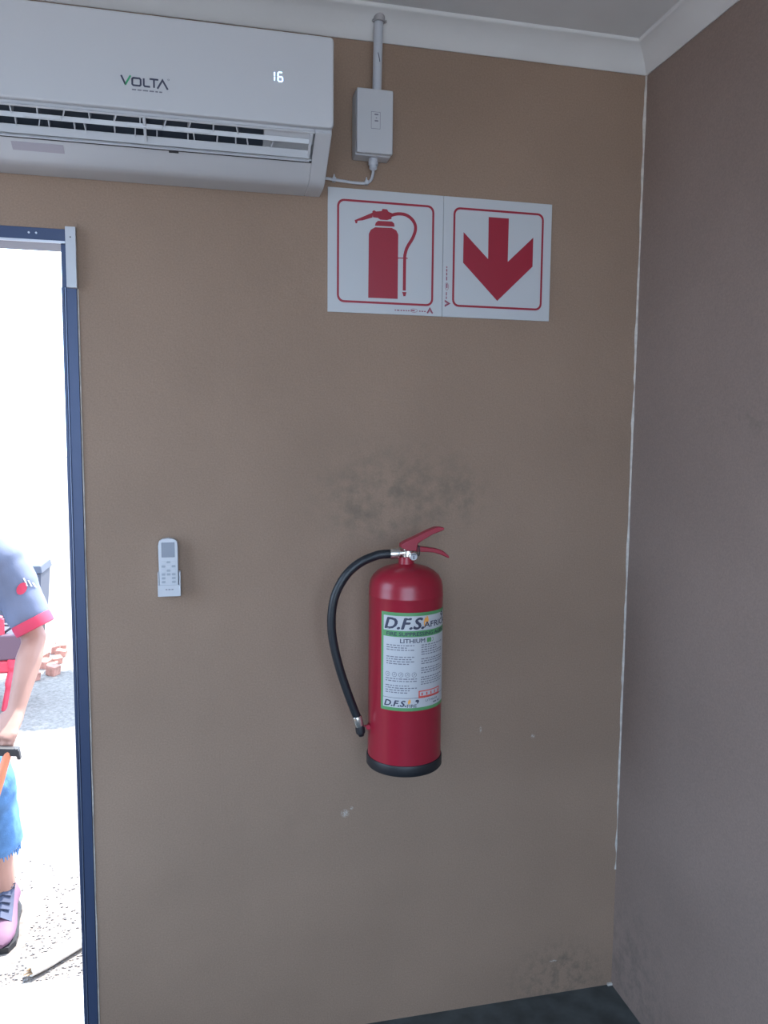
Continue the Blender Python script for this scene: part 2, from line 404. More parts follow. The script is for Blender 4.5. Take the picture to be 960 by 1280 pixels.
b = MB(); b.box((DX0, -.0025, DZ), (DX1+.004, .001, DZ+.013)); b.build('sealant_line', M_['wallo'], d1)

# ------------------------------------------------------------------ air conditioner
AX0, AX1 = -.62, .27
ac = thing('air_conditioner', (-.18, 0, 2.13), 'white wall mounted split air conditioner over the doorway showing 16', 'air conditioner')
A = Vector((0, -.19, 2.212)); Dd = Vector((0, .83, -.558)); Nn = Vector((0, .558, .83))
def AP(x, t, n): v = A+Dd*t+Nn*n; return (x, v.y, v.z)
def yz(t, n): v = A+Dd*t+Nn*n; return (v.y, v.z)
base = [(-.186, 2.398), (-.186, 2.214), (-.19, 2.212)]
tail = [(-.098, 2.149), (-.086, 2.1415), (-.075, 2.1375), (-.06, 2.136), (0, 2.136), (0, 2.398)]
T0, T1, DEP = .006, .068, .055
full = base+tail; notch = base+[yz(T0, 0), yz(T0+.006, DEP), yz(T1+.004, DEP), yz(T1, 0)]+tail
def pf(x): return lambda u, v, d: (d, u, v)
SX0, SX1 = -.58, .232
b = MB()
b.prism(full, pf(0), AX0, SX0); b.prism(notch, pf(0), SX0, SX1); b.prism(full, pf(0), SX1, AX1-.002)
b.build('body', M_['whiteplastic'], ac, bevel=.003, seg=3)
b = MB(); b.prism(round_rect(AX0-.001, 2.2195, AX1, 2.402, .009), lambda u, v, d: (u, d, v), -.2, -.183)
b.build('front_panel', M_['whiteplastic'], ac, bevel=.004, seg=3)
b = MB()
b.obox(AP((SX0+.13)/2, (T0+T1)/2+.002, .030), ((.13-SX0)/2, 0, 0), Dd*.032, Nn*.002)
b.build('fan_grille', M_['cavity'], ac)
b = MB(); b.obox(AP(.178, .020, .020), (.052, 0, 0), Dd*.0145, Nn*.016); b.obox(AP(.178, .052, .036), (.052, 0, 0), Dd*.017, Nn*.016)
b.build('outlet_cover', M_['whiteplastic'], ac, bevel=.001)
# louvres
b = MB(); b.obox(AP((SX0+.222)/2, .0235, 0), ((.222-SX0)/2, 0, 0), (Dd*.75-Nn*.66)*.0048, (Dd*.66+Nn*.75)*.0011)
for x in (-.31, -.115, -.02): b.obox(AP(x, .0215, -.001), (.035, 0, 0), (Dd*.75-Nn*.66)*.0038, (Dd*.66+Nn*.75)*.0022)
b.build('louvre', M_['louver'], ac, bevel=.0006)
b = MB(); b.obox(AP((SX0+.226)/2, .0555, .001), ((.226-SX0)/2, 0, 0), (Dd*.93-Nn*.36)*.0082, (Dd*.36+Nn*.93)*.0011)
b.obox(AP((SX0+.226)/2, .0685, -.0035), ((.226-SX0)/2, 0, 0), Dd*.0013, Nn*.0018)
b.build('louvre', M_['louver'], ac, bevel=.0005)
b = MB(); b.obox(AP((SX0+SX1)/2, T1+.005, -.0004), ((SX1-SX0)/2, 0, 0), Dd*.0022, Nn*.0008); b.obox(AP(-.06, T1+.009, -.0006), (.01, 0, 0), Dd*.0022, Nn*.001)
b.build('seam', M_['seam'], ac)
for i, x in enumerate([-.56+.0485*k for k in range(14)]):
    q = MB(); lean = random.uniform(-.004, .004)
    q.obox(AP(x, .015, .012), (.0011, 0, 0), Vector(Dd)*.011+Vector((lean, 0, 0)), Nn*.012)
    q.build('vane', M_['louver'], ac)
xs = [-.535, -.505, -.47, -.43, -.395, -.362, -.318, -.30, -.252, -.232, -.175, -.135, -.092, -.03, -.018, .03, .068, .092, .145]
for x in xs:
    q = MB(); q.obox(AP(x, .036+random.uniform(0, .004), .006), (.0011, 0, 0), Vector(Dd)*random.uniform(.006, .0105)+Vector((random.uniform(-.002, .002), 0, 0)), Nn*.006)
    q.build('vane', M_['louver'], ac)
for x in (-.115, .224, -.575):
    q = MB(); q.obox(AP(x, .030, .0), (.0028, 0, 0), Dd*.026, Nn*.0035); q.build('louvre_bracket', M_['louver'], ac, bevel=.0006)
# rating sticker under the outlet
b = MB(); b.obox(AP(-.33, .094, -.0006), (.05, 0, 0), Dd*.010, Nn*.0006); b.build('rating_sticker', mat('faded pink sticker', (.36, .34, .39), .6), ac, label='faded pinkish sticker')
# printed name
fa = lambda u, v, d: (u, -.2-d, v)
lg = MB(); W = .0035
U0, V0, HH = -.158, 2.2615, .019
def S(pts, m, wd=W): stroke(lg, [(U0+u*.001, V0+v*.001) for u, v in pts], wd, fa, .0006, m)
S([(2, 20), (10, 3)], 1); S([(9.2, 2.2), (20, 21)], 0)
S([(25, 17), (23, 15), (23, 5), (25, 3), (37, 3), (39, 5), (39, 15), (37, 17), (24.2, 17)], 1)
S([(45, 18), (45, 5), (47, 3), (57, 3)], 1)
S([(56, 18), (73, 18)], 1); S([(64.5, 17), (64.5, 2)], 1)
S([(71, 1), (81, 18), (91, 1)], 1)
for k in range(8):
    a0, a1 = k*PI/4, (k+1)*PI/4
    S([(92.5+1.6*math.cos(a0), 20+1.6*math.sin(a0)), (92.5+1.6*math.cos(a1), 20+1.6*math.sin(a1))], 1, .0006)
greek(lg, U0+.022, U0+.080, V0-.0065, .0026, fa, .0006, 2)
lg.build('logo', [M_['green'], M_['ink'], M_['inkgrey']], ac, label='printed name with a green first letter')
# lit number 16
dg = MB()
def seg(x, z, on):
    a, h, t = .0092, .0090, .0021
    S_ = {'a': ((-a/2, h), (a/2, h)), 'g': ((-a/2, 0), (a/2, 0)), 'd': ((-a/2, -h), (a/2, -h)), 'f': ((-a/2, 0), (-a/2, h)), 'b': ((a/2, 0), (a/2, h)), 'e': ((-a/2, -h), (-a/2, 0)), 'c': ((a/2, -h), (a/2, 0))}
    for k in on:
        (x1, z1), (x2, z2) = S_[k]; v = Vector((x2-x1, z2-z1)).normalized()*.0009
        stroke(dg, [(x+x1+v.x, z+z1+v.y), (x+x2-v.x, z+z2-v.y)], t, fa, .0006)
seg(.1415, 2.311, 'bc'); seg(.158, 2.311, 'afgedc')
dg.build('display', M_['led'], ac, label='lit digits reading 16')

# ------------------------------------------------------------------ isolator box, conduit, cable
jb = thing('junction_box', (.389, 0, 2.225), 'white plastic isolator box on the wall right of the air conditioner', 'electrical box')
b = MB(); b.box((.3455, -.042, 2.2265), (.4315, 0, 2.3725)); b.build('box_base', M_['whiteplastic'], jb, bevel=.004)
b = MB(); b.box((.3465, -.056, 2.2285), (.4325, -.0435, 2.3715)); b.build('lid', M_['whiteplastic'], jb, bevel=.003)
b = MB(); fj = lambda u, v, d: (u, -.056-d, v)
stroke(b, [(.3805, 2.283), (.3805, 2.32), (.4015, 2.32), (.4015, 2.283)], .0009, fj, .0004, closed=True)
b.flat([(.388, 2.313), (.397, 2.313), (.397, 2.316), (.388, 2.316)], fj, .0004); b.flat([(.391, 2.306), (.394, 2.306), (.394, 2.308), (.391, 2.308)], fj, .0004)
b.flat([(.3885, 2.299), (.397, 2.299), (.397, 2.302), (.3885, 2.302)], fj, .0004)
b.build('switch_mark', M_['inkgrey'], jb, label='small printed rectangle on the lid')
b = MB(); b.lathe([(.010, 2.232), (.0105, 2.222), (.0115, 2.221), (.0115, 2.213), (.0105, 2.211), (.0095, 2.211), (.0095, 2.204), (.006, 2.201)], (.3925, -.024, 0), 16)
b.build('cable_gland', M_['whiteplastic2'], jb, smooth=True)
cd = thing('conduit_pipe', (.4, -.03, 2.37), 'white plastic conduit rising from the isolator box into the cornice', 'pipe')
b = MB(); b.tube([(.3985, -.031, 2.373), (.400, -.031, 2.46), (.402, -.032, 2.545)], .0107, 20); b.build('pipe', M_['whiteplastic2'], cd, smooth=True)
b = MB(); b.tube([(.4015, -.034, 2.5285), (.402, -.034, 2.5425)], .0138, 18); b.tube([(.389, -.036, 2.529), (.385, -.036, 2.531)], .003, 8); b.tube([(.414, -.036, 2.529), (.419, -.036, 2.531)], .003, 8)
b.build('collar', mat('grey mortar', (.33, .32, .33), .85, bump=.4), cd, smooth=True, label='rough grey collar at the cornice')
b = MB(); b.tube([(.3985, -.0418, 2.458), (.401, -.0418, 2.448), (.403, -.0415, 2.438)], .0009, 6); b.build('pen_mark', M_['ink'], cd)
cb = thing('power_cable', (.39, -.01, 2.17), 'thin white cable from the isolator box gland along to the air conditioner', 'cable')
b = MB(); b.tube(smooth_path([(.3925, -.024, 2.205), (.3935, -.018, 2.197), (.392, -.01, 2.186), (.385, -.0075, 2.178), (.374, -.0065, 2.1745), (.345, -.0062, 2.1745), (.302, -.0062, 2.1775), (.28, -.0062, 2.179), (.262, -.0062, 2.178)]), .0034, 10)
b.build('sheath', M_['whiteplastic2'], cb, smooth=True)
for x, z in ((.380, 2.1765), (.302, 2.1775)):
    b = MB(); b.box((x-.004, -.012, z-.0045), (x+.004, 0, z+.0045)); b.tube([(x, -.006, z+.004), (x, -.006, z+.013)], [.0035, .0012], 8)
    b.build('cable_clip', M_['whiteplastic2'], cb, bevel=.001)

# ------------------------------------------------------------------ signs
SXA, SZ = .2871, 1.8715
def sign(name, x0, label):
    t = thing(name, (x0+.1435, 0, SZ), label, 'sign', 'white and red fire signs side by side')
    b = MB(); b.box((x0+.0004, -.0032, SZ), (x0+.2866, 0, SZ+.29)); b.build('board', M_['signwhite'], t, bevel=.0006)
    return t, (lambda u, v, d: (x0+u*.001, -.0032-d, SZ+v*.001))
def border(mb, fn, l, bt, r, tp):
    frame_flat(mb, round_rect(l, bt, r, tp, 17), round_rect(l+5.2, bt+5.2, r-5.2, tp-5.2, 12.5), fn, .0003)
s1, f1 = sign('fire_extinguisher_sign', SXA, 'white square sign with red fire extinguisher pictogram in a red outline')
b = MB(); border(b, f1, 22.5, 23.5, 263.5, 265); b.build('border', M_['signred'], s1)
b = MB(); fl = lambda p: b.flat(p, f1, .0003)
fl([(99.5, 37), (173.2, 37.5), (173.2, 190.5), (168.2, 200.1), (157.0, 205.3), (115.5, 204.2), (105.0, 197.8), (100.0, 187.7)])
fl([(114.9, 207.6), (116.7, 214.6), (122.3, 219.6), (157.0, 220.4), (162.6, 216.1), (163.8, 208.4)])
fl([(108.2, 240.6), (112.5, 243.8), (117.5, 241.2), (131.0, 243.1), (133.5, 248.4), (144.7, 247.9), (148.4, 242.4), (157.0, 240.0), (155.8, 226.1), (144.6, 222.6), (128.5, 222.6), (121.7, 226.4), (110.0, 226.9)])
fl([(110.1, 238.4), (87.9, 227.9), (65.1, 217.4), (67.5, 210.1), (71.2, 210.3), (72.4, 216.1), (84.7, 218.0), (108.8, 226.3)])
hp = [Vector((p[0], p[1], 0)) for p in [(154.6, 234.7), (171.3, 239.1), (190.0, 238.5), (205.6, 230.3), (214.8, 217.4), (215.8, 202.9), (209, 183.9), (196.3, 162.7), (190.9, 146.0), (189.7, 130.1), (189.7, 58.3)]]
stroke(b, [(p.x, p.y) for p in smooth_path(hp, 4)], 7.8, f1, .0003)
fl([(184.5, 55), (195.2, 55), (192.7, 44.8), (187.6, 44.8)]); stroke(b, [(173, 135.2), (197.5, 135.8)], 2.4, f1, .0004)
b.build('pictogram', M_['signred'], s1)
s2, f2 = sign('arrow_sign', SXA+.287, 'white square sign with red arrow pointing down in a red outline')
b = MB(); border(b, f2, 25.5, 25.5, 265, 266); b.build('border', M_['signred'], s2)
b = MB(); b.add([f2(u, v, .0003) for u, v in [(117.1, 248), (170.8, 248), (170.4, 142.2), (237.5, 205.8), (237.5, 134.1), (144.6, 44.7), (52.4, 133.6), (52.4, 207.3), (118.0, 146.0)]], [(0, 1, 2, 8), (2, 3, 4), (8, 6, 7), (2, 4, 5, 8), (8, 5, 6)])
b.build('arrow', M_['signred'], s2)
def maker(mb, fn):   # triangle mark, oval stamp and unreadable line, running to the triangle
    stroke(mb, [(248.5, 6.5), (255.5, 18.5), (262.5, 6.5)], 3.4, fn, .0003)
    stroke(mb, [(251.5, 7), (255.5, 13.2), (259.5, 7)], 1.1, fn, .0003)
    stroke(mb, [(214.5+9*math.cos(i*PI/8), 11.5+4.2*math.sin(i*PI/8)) for i in range(16)], .9, fn, .0003, closed=True)
    greek(mb, 207.5, 222, 10, 3, fn, .0003); greek(mb, 166, 203, 9.2, 2.6, fn, .0003); greek(mb, 228, 245, 9.4, 2.4, fn, .0003)
b = MB(); maker(b, f1); b.build('small_print', M_['signink'], s1)
b = MB(); maker(b, lambda u, v, d: f2(v, 290-u-2, d)); b.build('small_print', M_['signink'], s2)

# ------------------------------------------------------------------ remote control in its holder
hd = thing('remote_holder', (-.0908, 0, 1.195), 'white plastic wall holder cupping the lower half of the remote control', 'holder')
b = MB(); b.box((-.1165, -.004, 1.195), (-.0645, 0, 1.252)); b.box((-.1165, -.024, 1.195), (-.1135, -.004, 1.252)); b.box((-.0675, -.024, 1.195), (-.0645, -.004, 1.252))
b.box((-.1135, -.027, 1.1945), (-.0675, -.004, 1.199)); b.box((-.1165, -.0275, 1.195), (-.0645, -.0245, 1.222))
b.build('shell', M_['whiteplastic2'], hd, bevel=.001)
b = MB(); greek(b, -.099, -.081, 1.2105, .0022, lambda u, v, d: (u, -.0275-d, v), .0004); b.build('small_print', M_['inkgrey'], hd)
rc = thing('remote_control', (-.0915, -.014, 1.2), 'white remote control with grey screen standing in the wall holder', 'remote control')
fr = lambda u, v, d: (u, d, v)
top = [(-.1125, 1.2), (-.0695, 1.2), (-.0695, 1.315), (-.0715, 1.326), (-.078, 1.3305), (-.0915, 1.3325), (-.105, 1.3305), (-.112, 1.326), (-.1145, 1.315)]
b = MB(); b.prism(top, fr, -.0235, -.0055); b.build('case', M_['whiteplastic2'], rc, bevel=.002)
fm = lambda u, v, d: (u, -.0235-d, v)
b = MB(); b.prism(round_rect(-.107, 1.2875, -.077, 1.3225, .001, 2), lambda u, v, d: (u, -.0235-d, v), -.0003, .0006); b.build('screen', M_['screen'], rc)
for r_, z in enumerate((1.276, 1.266, 1.256, 1.247, 1.238, 1.229)):
    for c_, x in enumerate((-.103, -.0915, -.080)):
        if r_ in (4, 5) and c_ == 1: continue
        q = MB(); q.prism(round_rect(x-.0042, z-.0026, x+.0042, z+.0026, .0012, 2), fm, -.0003, .0012)
        q.build('button', M_['greyplastic'] if (r_+c_) % 2 or r_ > 2 else M_['louver'], rc)

# ------------------------------------------------------------------ fire extinguisher
EX, EY, ER = .4585, -.1225, .0885
ex = thing('fire_extinguisher', (EX, EY, .787), 'red fire extinguisher with black hose hung on the tan wall', 'fire extinguisher')
prof = [(ER*.9, .79), (ER, .796), (ER, 1.199), (ER+.0007, 1.201), (ER+.0007, 1.204), (ER, 1.206), (ER-.0005, 1.222), (ER-.0035, 1.235), (ER-.0105, 1.247), (ER-.022, 1.2575), (ER-.036, 1.2645), (ER-.05, 1.2685), (.028, 1.271), (.0195, 1.274), (.0185, 1.29), (.017, 1.291)]
b = MB(); b.lathe(prof, (EX, EY, 0), 72); b.build('cylinder', M_['red'], ex, smooth=True)
b = MB(); b.lathe([(ER-.01, .784), (ER+.0005, .785), (ER+.003, .788), (ER+.003, .807), (ER+.0018, .8105), (ER, .811)], (EX, EY, 0), 72); b.build('base_ring', M_['rubber'], ex, smooth=True, label='black rubber base ring')
# wrapped label
A0 = math.radians(-53); LZ0, LZ1 = .943, 1.174; LH = LZ1-LZ0; LWd = ER*math.radians(126)
def fc(u, v, d):
    a = A0+u/ER; r = ER+.0004+d
    return (EX+r*math.sin(a), EY-r*math.cos(a), LZ0+v)
def wrap_rect(mb, u0, v0, u1, v1, d, m=0):
    n = max(1, int((u1-u0)/.004))
    for i in range(n):
        a, c = u0+(u1-u0)*i/n, u0+(u1-u0)*(i+1)/n
        mb.add([fc(a, v0, d), fc(c, v0, d), fc(c, v1, d), fc(a, v1, d)], [(0, 1, 2, 3)], m)
def UU(cx): return ER*(math.asin(max(-1, min(1, (470+cx*90/768-506.3)/45)))+math.radians(38.4))
def VV(fr_): return LH*(1-fr_)
b = MB(); wrap_rect(b, 0, 0, LWd, LH, 0); lab = b.build('label', M_['labelgreen'], ex, smooth=True, label='green bordered white paper label', fix=False)
b = MB(); bw = .0065
wrap_rect(b, bw, VV(.182), LWd-bw, LH-bw*1.2, .0002); wrap_rect(b, bw, bw*1.2, LWd-bw, VV(.245), .0002)
b.build('label_panel', M_['labelwhite'], lab, fix=False)
b = MB(); D_ = .0004
def line(*a, **k):
    q = MB(); text(q, *a, **k); q.build('lettering', M_['ink'], lab, fix=False)
line('D.F.S.', UU(108), VV(.165), UU(490)-UU(108), LH*.112, fc, D_, 0, shear=.25, bold=.02)
line('AFRICA', UU(494), VV(.155), ER*math.radians(54), LH*.058, fc, D_, 0, bold=.012)
line('FIRE SUPPRESSING AGENT', UU(125), VV(.233), LWd-bw-UU(125)-.006, LH*.036, fc, D_, 0, bold=.012)
line('LITHIUM', UU(260), VV(.305), UU(505)-UU(260), LH*.042, fc, D_, 0, bold=.01)
line('D.F.S.', UU(108), VV(.952), UU(325)-UU(108), LH*.06, fc, D_, 0, shear=.25, bold=.02)
line('FIRE', UU(335), VV(.962), UU(432)-UU(335), LH*.032, fc, D_, 0, bold=.008)
line('LITHIUM', UU(520), VV(.915), UU(632)-UU(520), LH*.022, fc, D_, 0)
b = MB(); wrap_rect(b, bw, VV(.868), LWd-bw, VV(.864), D_); b.build('rule', M_['ink'], lab, fix=False)
afr = [(-.35, .42), (-.05, .5), (.3, .42), (.38, .2), (.5, .12), (.3, -.12), (.25, -.32), (.08, -.5), (-.04, -.48), (-.1, -.1), (-.25, -.02), (-.45, .05), (-.5, .22)]
for cu, cv, sz in ((UU(672), VV(.065), .017), (UU(437), VV(.905), .010)):
    b = MB(); b.flat([(cu+u*sz, cv+v*sz) for u, v in afr], fc, D_); b.build('map_mark', M_['ink'], lab, fix=False)
b = MB(); rr = random.Random(3)
for f0, f1_, c0, c1, brk in ((.335, .575, 125, 400, (3, 4, 9)), (.675, .855, 118, 430, (2,)), (.335, .77, 470, 672, (5, 9, 13))):
    n = int((f1_-f0)/.0235)
    for i in range(n):
        if i in brk: continue
        e = UU(c1) if rr.random() < .55 else UU(c0)+(UU(c1)-UU(c0))*rr.uniform(.55, .95)
        greek(b, UU(c0), e, VV(f0+i*.0235), .0024, fc, D_, 0, rr)
for cx in (138, 205, 270, 335, 402):
    cu, cv, rad = UU(cx), VV(.627), .0052
    stroke(b, [(cu+rad*math.cos(i*PI/8), cv+rad*math.sin(i*PI/8)) for i in range(16)], .0011, fc, D_, 0, closed=True)
    stroke(b, [(cu-.002, cv-.002), (cu+.001, cv+.002), (cu+.0022, cv-.0016)], .0011, fc, D_, 0)
greek(b, UU(595), UU(655), VV(.945), .0035, fc, D_, 0)
b.build('fine_print', M_['inkgrey'], lab, fix=False, kind='stuff')
for cu, cv, k in ((UU(515), VV(.085), .001), (UU(357), VV(.900), .0005)):   # flames between the words
    b = MB(); b.flat([(cu+u*k, cv+v*k) for u, v in [(-5, -13), (4, -9), (7, 0), (5, 8), (1, 13), (1, 5), (-2, 9), (-5, 3), (-7, -4)]], fc, D_*.8)
    b.build('flame_mark', M_['orange'], lab, fix=False)
b = MB(); cu, cv = UU(545), VV(.285)
b.flat(round_rect(cu-.006, cv-.0055, cu+.007, cv+.0055, .002, 2), fc, D_); stroke(b, [(cu+.009, cv-.005), (cu+.013, cv-.003), (cu+.013, cv+.003), (cu+.010, cv+.005)], .0014, fc, D_)
b.build('battery_mark', M_['labelgreen'], lab, fix=False)
b = MB(); u0, u1, v0, v1 = UU(448), UU(655), VV(.872), VV(.795)
wrap_rect(b, u0, v0, u1, v0+.005, D_); wrap_rect(b, u0, v1-.0025, u1, v1, D_); wrap_rect(b, u0, v0, u0+.003, v1, D_); wrap_rect(b, u1-.003, v0, u1, v1, D_)
for i in range(5):
    x = u0+.009+(u1-u0-.016)*i/4
    wrap_rect(b, x-.0018, v0+.006, x+.0018, v1-.005, D_)
b.build('warning_box', M_['boxred'], lab, fix=False)
# valve
V_ = lambda X, Y: (.4435+((470+X/8.727)-500)*.00196, 1.3145-((640+Y/8.727)-683)*.00187)
vb = MB(); vb.lathe([(.017, 1.284), (.0175, 1.29), (.015, 1.292), (.015, 1.305), (.011, 1.307), (.011, 1.318)], (EX+.003, EY, 0), 20)
vb.tube([(EX+.0, EY-.004, 1.3), (EX-.02, EY-.004, 1.2992)], [.009, .0075], 14); vb.box((EX-.008, EY-.009, 1.296), (EX+.014, EY+.009, 1.316))
vb.build('valve', M_['chrome'], ex, smooth=True, label='bright metal valve')
gx, gz = .4695, 1.2935
b = MB(); b.tube([(gx, EY-.012, gz), (gx, EY-.026, gz)], .0102, 24); b.tube([(gx, EY-.026, gz), (gx, EY-.0275, gz)], [.0102, .0085], 24, m=0)
gg = b.build('pressure_gauge', M_['chrome'], ex, smooth=True)
b = MB(); b.disc((gx, EY-.0278, gz), (1, 0, 0), (0, 0, 1), .0082); b.build('dial', M_['labelwhite'], gg)
b = MB(); fg = lambda u, v, d: (gx+u, EY-.0281, gz+v); stroke(b, [(-.0055, .0042), (0, .0058), (.0055, .0042)], .0022, fg, 0); stroke(b, [(0, .003), (0, -.006)], .0024, fg, 0); b.build('needle', M_['ink'], gg)
up_ = [(262, 345), (300, 318), (410, 268), (560, 195), (650, 160), (720, 165), (732, 180), (710, 200), (600, 242), (500, 300), (440, 340), (425, 425), (330, 415), (262, 385)]
def lever(name, poly, wd):
    b = MB(); P = [V_(*p) for p in poly]; n = len(P)
    b.prism(P, lambda u, v, d: (u, d, v), EY-wd-.001, EY+wd)
    return b.build(name, M_['red2'], ex, bevel=.0022, label=None)
lever('carry_handle', [(415, 372), (520, 382), (640, 400), (720, 428), (785, 485), (796, 515), (770, 508), (700, 472), (620, 447), (520, 437), (415, 432)], .011)
lever('squeeze_lever', up_, .0125)
b = MB(); px, pz = V_(452, 372)
b.tube([(px, EY-.017, pz), (px, EY+.015, pz)], .0018, 8)
ring = [(px-.002+.005*math.cos(i*PI/6)*.5, EY-.017, pz-.011+.011*math.sin(i*PI/6)) for i in range(13)]; b.tube(ring, .0011, 6)
b.build('safety_pin', M_['rubber'], ex, label='dark safety pin and ring')
# hose
hy = EY-.004
H = [(.4185, hy, 1.298), (.4, hy, 1.2975), (.3835, hy, 1.2945), (.3455, hy-.002, 1.2795), (.3115, hy-.004, 1.2505), (.2868, hy-.004, 1.205), (.2785, hy-.002, 1.152), (.2825, hy, 1.096), (.2985, hy, 1.0275), (.3215, hy, .9578), (.3415, hy, .905)]
HP = smooth_path(H, 6); rads = [.0108-.0014*max(0, i/len(HP)-.3) for i in range(len(HP))]
b = MB(); b.tube(HP, rads, 16); b.build('hose', M_['hose'], ex, smooth=True, label='black rubber hose')
b = MB(); b.tube([(.446, hy, 1.2992), (.4405, hy, 1.2992), (.44, hy, 1.299), (.4195, hy, 1.2982), (.4175, hy, 1.2981)], [.005, .005, .0118, .0122, .0115], 20); b.build('hose_ferrule', M_['chrome'], ex, smooth=True, label='bright metal hose ferrule')
b = MB(); b.tube([(.3400, hy, .9095), (.3403, hy, .908), (.3465, hy, .886), (.347, hy, .885)], [.0105, .0113, .0110, .010], 20); b.build('hose_ferrule', M_['chrome'], ex, smooth=True, label='bright metal hose ferrule')
b = MB(); b.tube([(.3455, hy, .889), (.3482, hy, .879), (.35, hy, .868), (.3508, hy, .864)], [.0095, .0115, .0112, .0075], 18, rnd=True); b.build('nozzle', M_['rubber'], ex, smooth=True, label='black nozzle')
b = MB(); b.tube([(.347, hy, .8835), (.357, hy-.003, .8845), (.366, hy, .884), (.3705, hy, .8835)], .0026, 8); b.tube([(.366, hy-.012, .884), (.3715, hy+.004, .884)], .006, 10); b.build('hose_clip', M_['red2'], ex, smooth=True, label='small red hose clip')
b = MB(); b.box((EX-.02, EY+ER-.0015, 1.02), (EX+.02, 0, 1.2))
b.build('wall_bracket', M_['iron'], ex, bevel=.001)

# ------------------------------------------------------------------ outdoors
b = MB(); b.box((-40, TH, GZ-.3), (40, 60, GZ)); b.box((-40, -60, GZ-.3), (XL-.3, TH, GZ)); b.box((XR+.3, -60, GZ-.3), (40, TH, GZ)); b.box((XL-.3, -60, GZ-.3), (XR+.3, YF-.3, GZ))
g = struct('ground', b, M_['ground']); g['label'] = 'pale sunlit gravelly ground beyond the doorway'
b = MB(); b.box((DX0, .088, GZ-.1), (DX1, TH, GZ+.022)); b.box((-1.7, TH, GZ-.1), (0.2, .46, GZ+.022)); struct('doorstep', b, M_['step'], bevel=.006)
b = MB(); rg = random.Random(11)
for i in range(1300):
    x, y = rg.uniform(-.95, -.3), .47+abs(rg.gauss(0, .28)); s = rg.uniform(.0012, .0036)
    if y > 1.6 or (x < -.6 and .55 < y < 1.0): continue
    b.obox((x, y, GZ+s*.4), (s, rg.uniform(-.3, .3)*s, 0), (rg.uniform(-.3, .3)*s, s*.8, 0), (0, 0, s*.6))
tag(b.build('gravel', M_['pebble']), 'small grey gravel scattered on the pale ground beyond the doorstep', 'gravel', kind='stuff')
b = MB(); b.box((-6, -12, GZ-.1), (6, YF-.25, GZ+.01)); g = struct('ground', b, mat('bounce paving', (.5, .49, .47), .9, var=.1)); g['label'] = 'unseen concrete paving added to bounce sunlight into the room'  # unseen slab added as a reflector to brighten the room
# pole lying on the ground
pl = thing('wooden_pole', (-.4, .64, GZ), 'pale weathered wooden pole with splintered end lying on the ground outside', 'pole')
p0, p1 = Vector((-.548, .512, GZ+.021)), Vector((-.16, .87, GZ+.021)); dv = (p1-p0).normalized()
b = MB(); b.tube([p0, p0+dv*.05, p0+dv*.25, p1], [(.017, .019), (.022, .022), .0215, .021], 10); b.build('shaft', M_['wood'], pl, smooth=True)
b = MB()
for i in range(6):
    o = Vector((rg.uniform(-.01, .01), rg.uniform(-.01, .01), rg.uniform(-.01, .012))); b.tube([p0+o+dv*.012, p0+o-dv*rg.uniform(.004, .022)], [.005, .0012], 5)
b.build('splintered_end', M_['woodend'], pl)
# bricks
for i in range(9):
    x, y = (-1.13+rg.uniform(-.12, .1), 3.6+i*.095); a = rg.uniform(0, PI); hz = rg.uniform(.02, .035)
    c, s_ = math.cos(a), math.sin(a); k = rg.uniform(.5, 1)
    b = MB(); b.obox((0, 0, hz), (.055*k*c, .055*k*s_, .006), (-.035*s_, .035*c, 0), (.004, 0, hz))
    o = b.build('broken_brick', M_['brick'], bevel=.004); o.location = (x, y, GZ); ORG[o.name] = Vector()
    tag(o, 'broken reddish brick in the rubble heap beyond the doorway', 'brick', 'broken bricks on the ground outside')
# bin
bn = thing('plastic_bin', (-1.5, 5, GZ), 'dark grey upright plastic bin standing far outside behind the red trimmed sleeve', 'bin')
def frust(mb, x, y, z0, z1, a0, b0, a1, b1): mb.loft([[(x-a, y-bb, z), (x+a, y-bb, z), (x+a, y+bb, z), (x-a, y+bb, z)] for z, a, bb in ((z0, a0, b0), (z1, a1, b1))])
b = MB(); frust(b, -1.53, 5, GZ+.06, .44, .17, .17, .2, .2); b.build('bin_body', M_['bin'], bn, bevel=.01)
b = MB(); frust(b, -1.53, 5, .44, .505, .215, .215, .2, .2); b.build('bin_lid', M_['bin'], bn, bevel=.01)
for x in (-1.66, -1.36):
    b = MB(); b.tube([(x-.02, 4.88, GZ+.07), (x+.02, 4.88, GZ+.07)], .07, 20); b.build('wheel', M_['rubber'], bn, smooth=True)
# red machine
mc = thing('red_machine', (-1.4, 3, GZ), 'red machine with dark band glimpsed outdoors behind the bent arm', 'machine')
b = MB(); b.box((-1.75, 2.97, .235), (-1.06, 3.3, .39)); b.build('dark_panel', M_['machdark'], mc, bevel=.012)
b = MB(); b.tube(smooth_path([(-1.13, 3.0, .24), (-1.135, 3.0, .17), (-1.16, 2.99, .06), (-1.185, 2.98, -.07)]), [.045]*6+[.038]*6+[.03]*7, 10); b.build('leg', M_['machred'], mc, smooth=True)
b = MB(); b.tube(smooth_path([(-1.70, 3.0, .24), (-1.71, 3.0, .17), (-1.68, 2.99, .06), (-1.65, 2.98, -.07)]), [.045]*6+[.038]*6+[.03]*7, 10); b.build('leg', M_['machred'], mc, smooth=True)
b = MB(); b.box((-1.72, 2.985, .15), (-1.08, 3.28, .236)); b.build('lower_body', M_['machred'], mc, bevel=.02)
for x in (-1.205, -1.62):
    b = MB(); b.tube([(x, 3, .38), (x, 3, .48)], .022, 12); b.build('post', M_['machred'], mc, smooth=True)
b = MB(); b.tube([(-1.62, 3, .48), (-1.205, 3, .48)], .022, 12, rnd=True); b.build('handle_bar', M_['machred'], mc, smooth=True)
b = MB()
